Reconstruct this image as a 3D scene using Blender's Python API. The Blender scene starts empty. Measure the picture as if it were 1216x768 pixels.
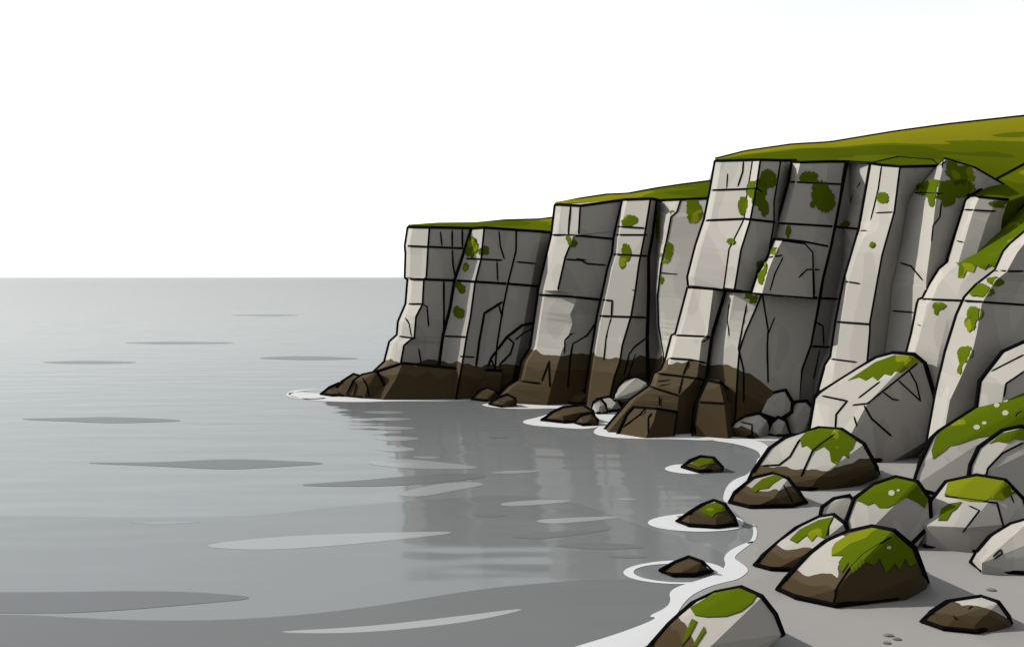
import bpy, bmesh, math, random
from mathutils import Vector, noise
from mathutils.bvhtree import BVHTree
from mathutils.geometry import delaunay_2d_cdt

sc = bpy.context.scene
col = sc.collection
F, H, CX, HY = 1182.0, 6.0, 608.0, 329.0          # focal length, eye height, survey centre, horizon row

def P(px, py, d):
    return Vector(((px - CX) / F * d, d, H + (HY - py) / F * d))
def dg(py, z=0.0):
    return (H - z) * F / (py - HY)
def G(px, py, z=0.0):
    d = dg(py, z)
    return Vector(((px - CX) / F * d, d, z))
EYE = Vector((0, 0, H))

# ------------------------------------------------------------------ materials
def new_mat(name, rough=0.9):
    m = bpy.data.materials.new(name); m.use_nodes = True
    nt = m.node_tree
    b = nt.nodes['Principled BSDF']
    b.inputs['Roughness'].default_value = rough
    b.inputs['Specular IOR Level'].default_value = 0.15
    return m, nt, b
def lin(c): return (c[0], c[1], c[2], 1.0)
def flat(name, c, rough=0.9, spec=0.15):
    m, nt, b = new_mat(name, rough)
    b.inputs['Base Color'].default_value = lin(c)
    b.inputs['Specular IOR Level'].default_value = spec
    return m
def ramp_const(nt, fac, stops):
    r = nt.nodes.new('ShaderNodeValToRGB'); r.color_ramp.interpolation = 'CONSTANT'
    els = r.color_ramp.elements
    els[0].position, els[0].color = stops[0][0], lin(stops[0][1])
    els[1].position, els[1].color = stops[1][0], lin(stops[1][1])
    for p, c in stops[2:]:
        e = els.new(p); e.color = lin(c)
    nt.links.new(fac, r.inputs[0])
    return r.outputs[0]
def noise_tex(nt, scale, detail=1.5, sx=1, sy=1, sz=1, off=0.0):
    g = nt.nodes.new('ShaderNodeNewGeometry')
    mp = nt.nodes.new('ShaderNodeMapping'); mp.inputs['Scale'].default_value = (sx, sy, sz)
    mp.inputs['Location'].default_value = (off, off * .7, off * .3)
    nt.links.new(g.outputs['Position'], mp.inputs[0])
    n = nt.nodes.new('ShaderNodeTexNoise'); n.inputs['Scale'].default_value = scale
    n.inputs['Detail'].default_value = detail
    nt.links.new(mp.outputs[0], n.inputs['Vector'])
    return n.outputs['Fac']
def math_n(nt, op, a, b):
    m = nt.nodes.new('ShaderNodeMath'); m.operation = op
    for i, v in enumerate((a, b)):
        if isinstance(v, (int, float)): m.inputs[i].default_value = v
        else: nt.links.new(v, m.inputs[i])
    return m.outputs[0]
_rock = {}
def rock_mat(tide=None, slope=0.0, x0=0.0, tone=1.0, sc_=0.35):
    """pale limestone in broad weathered patches; below the tide line brown weed stains the stone"""
    key = (tide, slope, x0, tone, sc_)
    if key in _rock: return _rock[key]
    m, nt, b = new_mat('limestone')
    A = .198 * tone
    f = noise_tex(nt, sc_, 2.0, 1, 1, .55)
    c = ramp_const(nt, f, [(0, (A * .80, A * .765, A * .71)), (.43, (A * .90, A * .86, A * .79)), (.56, (A, A * .955, A * .87))])
    if tide is not None:
        g = nt.nodes.new('ShaderNodeNewGeometry')
        s = nt.nodes.new('ShaderNodeSeparateXYZ'); nt.links.new(g.outputs['Position'], s.inputs[0])
        n = noise_tex(nt, .9 if tide > 1.2 else 1.6, 1.5, 1, 1, .4, 7.3)
        h = math_n(nt, 'ADD', s.outputs['Z'], math_n(nt, 'MULTIPLY', math_n(nt, 'SUBTRACT', n, .5), min(1.1, tide * .9)))
        if slope:
            h = math_n(nt, 'ADD', h, math_n(nt, 'MULTIPLY', math_n(nt, 'MAXIMUM', math_n(nt, 'SUBTRACT', s.outputs['X'], x0), 0.0), slope))
        wet = math_n(nt, 'LESS_THAN', h, tide)
        low = math_n(nt, 'LESS_THAN', h, tide * .68)
        mx = nt.nodes.new('ShaderNodeMix'); mx.data_type = 'RGBA'
        nt.links.new(low, mx.inputs['Factor'])
        mx.inputs['A'].default_value = lin((.031, .0215, .0098)); mx.inputs['B'].default_value = lin((.0225, .0142, .0042))
        m2 = nt.nodes.new('ShaderNodeMix'); m2.data_type = 'RGBA'
        nt.links.new(wet, m2.inputs['Factor']); nt.links.new(c, m2.inputs['A']); nt.links.new(mx.outputs['Result'], m2.inputs['B'])
        c = m2.outputs['Result']
    nt.links.new(c, b.inputs['Base Color'])
    _rock[key] = m
    return m
INK = flat('dark_joint', (.0025, .0025, .003), 1.0, 0.0)
def moss_mat():
    m, nt, b = new_mat('moss', .95)
    b.inputs['Specular IOR Level'].default_value = 0
    f = noise_tex(nt, 1.1, 1.5, 1, 1, 1, 3.0)
    nt.links.new(ramp_const(nt, f, [(0, (.036, .052, .0018)), (.60, (.074, .086, .004))]), b.inputs['Base Color'])
    return m
MOSS = moss_mat()
LICHEN = flat('lichen', (.17, .18, .12))
def turf_mat():
    m, nt, b = new_mat('turf', .95)
    b.inputs['Specular IOR Level'].default_value = 0
    f = noise_tex(nt, .12, 2.0, .6, 1.2, 2.0, 11.0)
    nt.links.new(ramp_const(nt, f, [(0, (.034, .046, .0015)), (.47, (.048, .060, .0018)), (.55, (.096, .094, .0045))]), b.inputs['Base Color'])
    return m
TURF = turf_mat()

# ------------------------------------------------------------------ mesh helpers
class MB:
    def __init__(s): s.v, s.f, s.m = [], [], []
    def add(s, vs, fs, mi=0):
        k = len(s.v); s.v += [Vector(v) for v in vs]
        for f in fs: s.f.append([i + k for i in f]); s.m.append(mi)
    def tube(s, pts, rpx, mi=1, closed=False, taper=(False, False)):
        pts = [Vector(p) for p in pts]
        q = [pts[0]]
        for p in pts[1:]:
            if (p - q[-1]).length > 1e-3: q.append(p)
        pts = q
        n = len(pts)
        if n < 2: return
        N = 6; rings = []
        for i, p in enumerate(pts):
            a = pts[(i - 1) % n] if (closed or i > 0) else p
            b = pts[(i + 1) % n] if (closed or i < n - 1) else p
            t = (b - a)
            if t.length < 1e-6: t = Vector((0, 0, 1))
            t.normalize()
            r = rpx * p.y / F
            if (i == 0 and taper[0]) or (i == n - 1 and taper[1]): r *= .35
            u = t.cross(Vector((0.13, 1, 0.21))).normalized(); w = t.cross(u)
            rings.append([p + (u * math.cos(2 * math.pi * k / N) + w * math.sin(2 * math.pi * k / N)) * r for k in range(N)])
        vs = [v for r in rings for v in r]; fs = []
        for i in range(n if closed else n - 1):
            j = (i + 1) % n
            for k in range(N):
                l = (k + 1) % N
                fs.append([i * N + k, i * N + l, j * N + l, j * N + k])
        if not closed:
            fs.append(list(range(N))[::-1]); fs.append([(n - 1) * N + k for k in range(N)])
        s.add(vs, fs, mi)
    def build(s, name, mats, parent=None, org=Vector((0, 0, 0)), up=False, smooth=0):
        me = bpy.data.meshes.new(name)
        me.from_pydata([v - org for v in s.v], [], s.f)
        for m in mats: me.materials.append(m)
        me.polygons.foreach_set('material_index', s.m)
        me.validate()
        bm = bmesh.new(); bm.from_mesh(me)
        bmesh.ops.recalc_face_normals(bm, faces=bm.faces[:])
        if up:
            for f in bm.faces:
                f.normal_update()
                if f.normal.z < 0: f.normal_flip()
        if smooth:
            for f in bm.faces: f.smooth = True
        bm.to_mesh(me); bm.free(); me.update()
        if smooth: me.set_sharp_from_angle(angle=math.radians(smooth))
        o = bpy.data.objects.new(name, me); col.objects.link(o)
        if parent is not None: o.parent = parent
        else: o.location = org
        return o
def tag(o, label=None, cat=None, group=None, kind=None):
    if label: o['label'] = label
    if cat: o['category'] = cat
    if group: o['group'] = group
    if kind: o['kind'] = kind
    return o
def bvh_of(mb):
    return BVHTree.FromPolygons([tuple(v) for v, in zip(mb.v)], [tuple(f) for f, m in zip(mb.f, mb.m) if m == 0])
def shoot(bvh, px, py):
    d = (P(px, py, 10) - EYE).normalized()
    h = bvh.ray_cast(EYE, d, 500)
    if h[0] is None: return None
    n = h[1]
    if n.dot(d) > 0: n = -n
    return h[0], n
def densify(pts, step):
    out = []
    for a, b in zip(pts[:-1], pts[1:]):
        n = max(1, int(math.hypot(b[0] - a[0], b[1] - a[1]) / step))
        for i in range(n): out.append((a[0] + (b[0] - a[0]) * i / n, a[1] + (b[1] - a[1]) * i / n))
    out.append(tuple(pts[-1][:2]))
    return out

def carve(parts, pts, rpx=.9, taper=(True, True)):
    """a dark joint lying along the surface; parts = list of (MB, BVH)"""
    runs, cur, who = [], [], None
    for (x, y) in densify(pts, 3):
        best = None
        for i, (mb, bv) in enumerate(parts):
            h = shoot(bv, x, y)
            if h and (best is None or h[0].y < best[1].y): best = (i, h[0], h[1])
        if best is None: 
            if cur: runs.append((who, cur)); cur = []
            who = None; continue
        if best[0] != who or (cur and abs(cur[-1].y - best[1].y) > .8):
            if cur: runs.append((who, cur))
            cur = []; who = best[0]
        cur.append(best[1] + best[2] * .004)
    if cur: runs.append((who, cur))
    for k, (w, r) in enumerate(runs):
        if len(r) > 1: parts[w][0].tube(r, rpx * 1.3, 1, taper=(taper[0] and k == 0, taper[1] and k == len(runs) - 1))

def patch(parts, poly, off=.03, grid=4.0):
    """a cushion of growth lying on the rock: returns (MB, index of the part that carries it)"""
    ring = densify(list(poly) + [poly[0]], 2.5)[:-1]
    pts = [Vector(p) for p in ring]; n = len(pts)
    xs = [p[0] for p in ring]; ys = [p[1] for p in ring]
    y = min(ys) + grid / 2
    while y < max(ys):
        x = min(xs) + grid / 2
        while x < max(xs):
            ins = False
            for i in range(n):
                a, b = ring[i], ring[i - 1]
                if (a[1] > y) != (b[1] > y) and x < (b[0] - a[0]) * (y - a[1]) / (b[1] - a[1]) + a[0]: ins = not ins
            if ins: pts.append(Vector((x, y)))
            x += grid
        y += grid
    vs, es, fs, *_ = delaunay_2d_cdt(pts, [], [list(range(n))], 1, 1e-4)
    P3, N3, cnt = [], [], {}
    for v in vs:
        best = None
        for i, (mb, bv) in enumerate(parts):
            h = shoot(bv, v[0], v[1])
            if h and (best is None or h[0].y < best[1].y): best = (i, h[0], h[1])
        if best: cnt[best[0]] = cnt.get(best[0], 0) + 1
        P3.append(best[1] if best else None); N3.append(best[2] if best else None)
    if not cnt: return None
    mb = MB(); top = []; bot = []
    for p, nn in zip(P3, N3):
        top.append(p + nn * off if p else Vector()); bot.append(p - nn * off if p else Vector())
    k = len(vs); F_ = []
    edges = {}
    lim = .6 if isinstance(poly, tuple) else 2.5
    for f in fs:
        if any(P3[i] is None for i in f): continue
        yy = [P3[i].y for i in f]
        if max(yy) - min(yy) > lim: continue
        F_.append(list(f))
        for a, b in zip(f, list(f[1:]) + [f[0]]):
            e = (min(a, b), max(a, b)); edges[e] = edges.get(e, 0) + 1
    if not F_: return None
    own = list(range(k))
    def find(a):
        while own[a] != a: own[a] = own[own[a]]; a = own[a]
        return a
    for f in F_:
        for a in f[1:]: own[find(a)] = find(f[0])
    size = {}
    for f in F_: size[find(f[0])] = size.get(find(f[0]), 0) + 1
    big = max(size, key=size.get)
    F_ = [f for f in F_ if find(f[0]) == big]
    edges = {}
    for f in F_:
        for a, b in zip(f, f[1:] + f[:1]): edges[(min(a, b), max(a, b))] = edges.get((min(a, b), max(a, b)), 0) + 1
    out = F_ + [[a + k for a in f][::-1] for f in F_]
    for (a, b), c in edges.items():
        if c == 1: out.append([a, b, b + k, a + k])
    used = sorted({a for f in out for a in f}); new = {a: i for i, a in enumerate(used)}; allp = top + bot
    mb.add([allp[a] for a in used], [[new[a] for a in f] for f in out], 0)
    return mb, max(cnt, key=cnt.get)

def blob(cx, cy, rx, ry, seed=0, n=None, rag=.5):
    if rag > .2: rx *= 1.2; ry *= 1.2
    """ragged leafy outline: three overlapping lobes, some hanging lower"""
    rnd = random.Random(seed); out = []
    n = n or max(14, min(44, int((rx + ry) * 1.5)))
    lob = [(rnd.uniform(-.45, .45), rnd.uniform(-.45, .45), rnd.uniform(.45, .75)) for _ in range(3)] if rag > .2 else [(0, 0, 1)]
    for i in range(n):
        a = 2 * math.pi * i / n; c, s_ = math.cos(a), math.sin(a); best = .25
        for (u, v, q) in lob:
            bq = u * c + v * s_; disc = bq * bq - (u * u + v * v) + q * q
            if disc > 0: best = max(best, bq + math.sqrt(disc))
        k = best * (1 - (rag * .55 * rnd.random() if i % 2 else rag * .1 * rnd.random()))
        out.append((cx + c * rx * k, cy + s_ * ry * k))
    q = []
    for (a, b), (c, d) in zip(out, out[1:] + out[:1]): q += [(a * .75 + c * .25, b * .75 + d * .25), (a * .25 + c * .75, b * .25 + d * .75)]
    return tuple(q)

# ------------------------------------------------------------------ columns of the cliff
def at(pts, t):
    y0, y1 = pts[0][1], pts[-1][1]; y = y0 + (y1 - y0) * t
    for a, b in zip(pts[:-1], pts[1:]):
        if y <= b[1] + 1e-6: 
            u = 0 if b[1] == a[1] else (y - a[1]) / (b[1] - a[1])
            return a[0] + (b[0] - a[0]) * max(0, min(1, u)), y
    return pts[-1][0], y
def strip(L, C, w=5.0, frac=.55):
    pts, dt, db, ink = L
    f = lambda p: (p[0] + w, p[1] + .01)
    return (L, ([f(p) for p in pts], dt + (C[1] - dt) * frac, db + (C[2] - db) * frac, 0))
def column(edges, back=5.0, foot=True, top_ink=2, inward=.25):
    """faceted rock pillar. edges = [(points from top to foot, depth at top, depth at foot, ink)]"""
    E = []
    for pts, dt, db, ink in edges:
        pts = [tuple(p) for p in pts]
        if foot:
            yb = HY + H * F / db + 3
            if yb > pts[-1][1] + 1:
                a, b = pts[-2], pts[-1]
                s = (b[0] - a[0]) / max(4, (b[1] - a[1])); s = max(-.5, min(.5, s))
                pts.append((b[0] + s * (yb - b[1]), yb))
        for i in range(1, len(pts)):
            if pts[i][1] <= pts[i - 1][1]: pts[i] = (pts[i][0], pts[i - 1][1] + .6)
        E.append((pts, dt, db, ink))
    ts = {0.0, 1.0}
    for pts, *_ in E:
        y0, y1 = pts[0][1], pts[-1][1]
        for p in pts: ts.add(round((p[1] - y0) / (y1 - y0), 4))
    ts = sorted(ts); rows = []
    tt = [ts[0]]
    for t in ts[1:]:
        if t - tt[-1] > .003: tt.append(t)
    tt[-1] = 1.0
    mb = MB(); n = len(E)
    for t in tt:
        r = []
        for pts, dt, db, ink in E:
            x, y = at(pts, t); r.append(P(x, y, dt + (db - dt) * t))
        # the flanks run back into the headland
        a, b = r[0], r[-1]
        def bk(p, sgn):
            k = (p.y + back) / p.y
            return Vector((p.x * k + sgn * inward * back, p.y + back, p.z))
        r = r + [bk(b, -1), bk(a, 1)]
        rows.append(r)
    m = n + 2; vs = [v for r in rows for v in r]; fs = []
    for i in range(len(rows) - 1):
        for k in range(m):
            l = (k + 1) % m
            fs.append([i * m + k, i * m + l, (i + 1) * m + l, (i + 1) * m + k])
    fs.append(list(range(m))); fs.append([(len(rows) - 1) * m + k for k in range(m)][::-1])
    # split quads so bent facets stay clean
    tri = []
    for f in fs:
        tri.append(f)
    mb.add(vs, tri, 0)
    bv = bvh_of(mb)
    for k, (pts, dt, db, ink) in enumerate(E):
        if ink: mb.tube([rows[i][k] for i in range(len(rows))], (0, 1.2, 2.4)[ink], 1)
    if top_ink: mb.tube(rows[0][:n], (0, 1.2, 1.8)[top_ink], 1)
    return [mb, bv]

def turf(name, lower, upper, d_low, d_up, rows=5, bulge=2.0):
    """grass slope from behind the rock edge up to the skyline, then down the back"""
    n = len(upper); R = []
    def ev(line, i):
        t = i / (M - 1) * (len(line) - 1); k = min(int(t), len(line) - 2); u = t - k
        return line[k][0] + (line[k + 1][0] - line[k][0]) * u, line[k][1] + (line[k + 1][1] - line[k][1]) * u
    M = 40
    for j in range(rows + 1):
        u = j / rows; r = []
        for i in range(M):
            a = ev(lower, i); b = ev(upper, i)
            p0 = P(a[0], a[1], d_low); p1 = P(b[0], b[1], d_up)
            p = p0.lerp(p1, u)
            p.z += bulge * .12 * math.sin(math.pi * u) + (0 if j in (0, rows) else .10 * noise.noise(p * .35))
            r.append(p)
        R.append(r)
    R.append([p + Vector((.1 * 10, 12, -3)) for p in R[-1]])
    R.append([Vector((p.x, p.y, -1)) for p in R[-1]])
    mb = MB(); vs = [v for r in R for v in r]; fs = []
    for j in range(len(R) - 1):
        for i in range(M - 1): fs.append([j * M + i, j * M + i + 1, (j + 1) * M + i + 1, (j + 1) * M + i])
    mb.add(vs, fs, 0)
    bv = bvh_of(mb)
    for i, sx in ((0, 1.0), (M - 1, -1.0)):        # rock under the turf at both ends and along the front
        line = [r_[i] for r_ in R[:rows + 2]]; k = len(line)
        mb.add(line + [Vector((p.x + sx, p.y, -.5)) for p in line], [[a, a + 1, k + a + 1, k + a] for a in range(k - 1)], 2)
    mb.add(R[0] + [Vector((p.x, p.y + .4, -.5)) for p in R[0]], [[a, a + 1, M + a + 1, M + a] for a in range(M - 1)], 2)
    mb.tube(R[rows], 1.8, 1)
    return [mb, bv]

def cliff(name, label, cat, cols, mat, turfs=(), cracks=(), moss=(), base=None, extra=()):
    root = bpy.data.objects.new(name, None); col.objects.link(root)
    root.location = base; tag(root, label, cat)
    parts = [c[0] for c in cols]
    for pts, r in cracks: carve(parts, pts, r)
    objs = [mb.build(nm, [mt or mat, INK], root, base) for ((mb, bv), nm, mt) in cols]
    for (mb, bv) in turfs: mb.build('turf_cap', [TURF, INK, mat], root, base, smooth=50)
    for poly in moss:
        r = patch(parts, poly)
        if r: r[0].build('moss_patch', [MOSS], objs[r[1]], base)
    return root

# ================================================================== FAR HEADLAND
F1L = [(485,269.5),(481.5,292),(482.4,302),(481.5,329),(484.8,331.5),(482.4,361),(473.4,382),(472,398),(463,406),(457,430),(447,439),(436,450),(432,470)]
F1C = [(510,270),(508.4,292),(506.3,329),(503.3,332),(501.8,361),(494,376),(492,400),(479.4,410),(476,430),(476,470)]
F2L = [(560.5,271),(551.4,300),(540.4,333),(535,366),(526.6,398.6),(522,432),(522,471)]
F2C = [(575,270.3),(571.4,307.5),(564,336.6),(558.6,376.7),(554,400),(550.6,422),(542,470)]
F3L = [(613,273),(612.6,298),(603,336.6),(597,366),(590,410),(585,470)]
F3M = [(643,275),(636,310),(628,350),(622,385),(610,440),(606,470)]
ML = [(659.6,243),(655.5,278.4),(639.8,345),(639.5,350.5),(630.4,412.6),(620,429),(615,451),(604,457),(583,478)]
sh = lambda pts, dx: [(p[0] + dx, p[1]) for p in pts]
f1 = column([*strip((F1L,52.8,52,2), (0,50.3,49.5)),(F1C,50.3,49.5,1),(sh(F2L,3),51.2,50.4,0)])
f2 = column([(F2L,51.0,50.2,2),(F2C,49.5,48.7,1),(F3L,50.2,49.4,1)])
f3 = column([(sh(F3L,-1),50.2,49.4,0),(F3M,50.5,49.7,0),([(662,277),(657,290),(642,346),(634,412),(624,440),(608,470)],51.6,50.8,0)])
led = column([([(447,441),(437,450),(431,472)],49.9,49.5,2),([(478,431),(470,450),(455,474)],49.0,48.6,0),([(540,437),(545,474)],49.2,48.8,0),([(596,440),(592,474)],49.5,49.2,0)], back=2, top_ink=2)
far_turf = turf('turf', [(486,276),(560,276),(610,279),(672,282)], [(485,268.5),(520,266),(565,265.5),(600,262),(640,261),(672,257)], 52.5, 62)
cliff('sea_cliff', 'distant grey headland ending in the sea, lowest and farthest left of the cliffs', 'cliff',
      [(f1,'rock_column',None),(f2,'rock_column',None),(f3,'rock_column',None),(led,'rock_ledge',None)],
      rock_mat(1.75, sc_=.3), [far_turf],
      cracks=[([(482,292),(553,295)],1.0),([(482,331),(540,333),(604,337),(640,340)],1.2),
              ([(523,275),(525,293)],.7),([(537,273),(537,294)],.8),([(549,272),(549,294)],.9),([(537,296),(538,315),(541,331)],.8),
              ([(527,333),(527,398)],1.0),([(483,361),(503,361)],1.0),([(502,361),(507,364),(509,388)],.8),([(481,377),(486,384),(489,400)],.8),
              ([(472,399),(494,402)],1.0),([(497,413),(500,431)],.8),([(553,307),(597,309)],.9),([(592,271),(594,292),(599,308)],.8),
              ([(590,310),(591,334)],.8),([(613,311),(637,313)],.8),([(527,399),(554,400)],.9),([(546,423),(564,424)],.8),
              ([(597,358),(575,372),(569,405),(565,436)],1.2),([(592,361),(596,376),(598,358)],.8),
              ([(579,436),(583,425),(602,400),(620,386),(634,383)],1.3),([(611,404),(622,395),(633,389)],.8),([(602,400),(610,407),(606,420),(594,432),(593,437)],.9),([(583,425),(587,437)],.8)],
      moss=[blob(562,290,9,14,1), blob(575,297,6,6,2), blob(554,316,4,7,3), blob(546,341,6,7,4), blob(545,370,5.5,8,5)],
      base=Vector((-3.5, 51, 0)))

# ================================================================== MIDDLE HEADLAND
M1C = [(689,244.6),(687,279),(680,281),(677,291),(671,306),(662,345),(684,349),(684,358),(677,373),(679.6,384.5),(675,398.5),(667,417),(660,440),(650,478)]
M2L = [(740,237),(733,267),(729.5,282.7),(727.8,301),(722,320),(716,348.7),(714.7,354),(710,375),(700.7,431),(696,462),(694,480)]
M2C = [(772.5,236),(765.7,278),(758.8,313),(754,348.4),(749.4,375),(739,410),(736,430),(730,446),(722,480)]
M2R = [(778.4,237),(773.5,278),(768.6,305.5),(768.6,350),(768,376),(767,400),(768,448),(768,480)]
M3A = [(783,238),(781,278),(779,305),(778,350),(779,386),(783,420),(786,480)]
M3B = [(808.6,237),(803.8,252),(797,257.6),(792,284),(785,315),(781,350),(782,386),(788,420),(790,480)]
TL = [(849.8,191),(844,225),(837,260),(826.4,292),(817,329),(818,339)]
m1 = column([*strip((ML,50.0,48.7,2), (0,47.8,46.5), 7),(M1C,47.8,46.5,0),(sh(M2L,3),48.6,47.3,0)])
m2 = column([*strip((M2L,48.3,47.0,2), (0,46.3,45.0), 5),(M2C,46.3,45.0,1),(sh(M2R,1),46.9,45.6,2)])
m3 = column([(M2R,46.95,45.65,0),(M3A,47.4,46.1,0),(M3B,45.2,44.0,1),([(850,235),(838,280),(822,330),(806,400),(795,440),(790,480)],44.3,43.1,0)])
mid_turf = turf('turf', [(660,252),(740,248),(790,245),(870,246)], [(659.5,242),(690,236),(720,231.5),(745,230.5),(780,224),(810,219.5),(870,212)], 50, 60)
cliff('sea_cliff', 'middle grey headland of pale and shadowed pillars, between the far headland and the tallest tower', 'cliff',
      [(m1,'rock_column',None),(m2,'rock_column',None),(m3,'rock_column',None)], rock_mat(2.35, sc_=.33), [mid_turf],
      cracks=[([(656,279),(688,280),(731,284)],1.1),([(678,244),(676,262),(675,279)],.9),([(689,245),(687,279)],.9),([(677,291),(671,306),(662,346)],.9),
              ([(671,308),(690,309),(697,313),(720,315)],.8),([(684,307),(697,309)],.6),([(640,350),(675,352),(715,356)],1.2),
              ([(670,420),(671,404),(677,397),(682,395)],.8),([(674,460),(677,425),(680,408),(697,398),(708,382)],1.0),
              ([(643,453),(650,435),(652,429),(653,460)],.9),([(615,452),(642,455)],.9),
              ([(733,269),(766,271)],.9),([(731,279),(769,279)],.9),([(728,302),(769,304)],1.0),([(715,356),(727,357),(726,376)],.9),([(710,375),(768,377)],1.0),([(726,377),(720,400),(717,428)],.8),
              ([(750,344),(757,346)],.7),([(741,445),(747,420),(753,412),(767,401)],.9),([(745,450),(755,418)],.7),([(784,324),(806,326)],.7)],
      moss=[blob(679,287,7,7,6), blob(751,264,12,8,7), blob(741,304,7,15,8), blob(786,284,7,14,9), blob(793,300,8,12,10), blob(799,253,4,4,11), blob(826,249,11,16,12), blob(786,333,3,5,13), blob(781,262,3,22,14)],
      base=Vector((4.5, 48, 0)))

# ================================================================== TALL NEAR CLIFF
T1I = [(894,190),(886,240),(884,260),(866,296),(859.6,343)]
T1C = [(903,190),(898,224),(890.8,262.5),(880,296.5),(872,345)]
T1R = [(927,190.6),(919,240),(919,264),(912,306),(900,325),(894,347)]
t1a = column([*strip((TL,42.7,41.7,2), (0,40.0,39.2), 7),(T1I,40.0,39.2,1),(T1C,39.3,38.6,1),(T1R,39.8,39.0,1),(sh(T1R,18),41.3,40.6,0)], foot=False, back=4)
t1b = column([*strip(([(817.3,341),(802.5,397),(798,398.5),(791.6,424),(785.5,439),(777,443.6),(772,458),(748,475),(716,513)],41.6,39.2,2),(0,39.2,37.8), 6),
              ([(847,343),(840,397),(833,404),(828,446),(820,456),(806,470),(804,487),(799,516)],39.2,37.8,0),
              ([(861,345),(844.5,399),(838,449),(824,485),(821,516)],39.7,38.2,2)], back=4)
t1c = column([([(852,343.5),(834,399),(822,449),(812,516)],40.6,39.2,0),([(872,346),(866,380),(858,430),(856,516)],38.9,38.0,0),([(905,348),(896,370),(885,395),(878,416),(876,440),(872,516)],38.5,37.4,1),([(972,354),(962,409),(951,439),(947,512)],39.1,38.0,0)], back=4)
T2L = [(941,192),(937.6,215.7),(923.6,264),(919,283),(912,310),(900,350)]
T2R = [(1005.8,192),(1000.6,218),(991,268),(986,293),(976.7,330),(973,354),(962,409),(951,439),(947,474)]
step_l = column([([(753,483),(744,493),(734,515)],38.7,38.0,2),([(780,485),(776,500),(768,517)],37.5,37.0,0),([(804,489),(800,518)],37.8,37.4,1)], foot=True, back=2)
step_r = column([([(840,451),(828,477),(822,517)],38.1,37.5,1),([(854,454),(860,480),(864,518)],37.5,36.9,0),([(866,463),(872,482),(877,518)],38.2,37.6,1)], back=2)
t2 = column([(T2L,40.3,39.4,2),([(950.5,193),(933,264),(932,290),(920,350)],39.4,38.4,0),([(985,192),(970,268),(955,352)],39.6,38.6,0),([(1005.8,192),(1000.6,218),(991,268),(986,293),(976.7,330),(972,356)],39.9,38.9,1)], foot=False, back=4)
slab = column([([(920,284),(912,306),(900,325),(893,347)],38.9,38.5,2),([(929,285.5),(921,300),(912,322),(905,348)],38.0,37.5,0),([(955,289),(965,300),(966,353)],38.8,38.4,1)], foot=False, back=2)
T4L = [(1034,194),(1020.4,272),(1004,328),(1002.7,333),(993,381),(987,422.5),(980,433),(972.5,460),(965,505)]
T4C = [(1068.8,198),(1062,252),(1047.5,303),(1042,333),(1033,383),(1033,393),(1030,427),(1020,510)]
T4R = [(1114,197),(1085,230),(1078.8,243),(1072.5,282.5),(1064,325),(1060,341),(1058,370),(1051.7,419),(1045,510)]
t3 = column([(T2R,39.8,38.9,2),([(1009,192.5),(1010,243),(1002,272),(1000,310),(988,380),(972,470)],40.3,39.4,0),(sh(T4L,4),38.9,37.8,0)])
t4 = column([(T4L,38.4,37.2,2),([(1047,196),(1034,265),(1018,300),(1008,333),(999,383),(990,440),(980,505)],37.5,36.4,0),(T4C,36.6,35.2,1),(T4R,37.4,36.0,2)])
t5 = column([(sh([(1114,197),(1085,230),(1078.8,243),(1072.5,282.5),(1064,325),(1060,341),(1058,370),(1051.7,419),(1045,510)],-1),37.3,35.9,0),
             ([(1122,188),(1112,232),(1106,285),(1100,330),(1098,400),(1096,510)],35.9,34.4,0),
             ([(1158,199),(1146,240),(1132,290),(1126,320),(1112,400),(1105,510)],36.2,34.6,0),([(1215,232),(1190,270),(1160,400),(1150,510)],38.5,36.0,0)], top_ink=1)
hood = MB()
hv = [P(1033,194,38.4), P(1047,196,37.5), P(1068.8,198,36.55), P(1114,196,37.4), P(1108,190,40.3), P(1066,186.5,41.3)]
hood.add(hv, [[0,1,2,3,4,5]], 0); hood.tube([hv[0], hv[5], hv[4], hv[3]], 1.2, 1); hood_bv = bvh_of(hood)
near_turf = turf('turf', [(852,215),(930,215),(1000,215),(1080,222),(1160,252),(1230,285),(1420,300)],
                 [(849.5,189),(885,180),(940,172),(985,169.5),(1060,157),(1125,148),(1216,138),(1420,118)], 43.0, 62, bulge=3)
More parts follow.
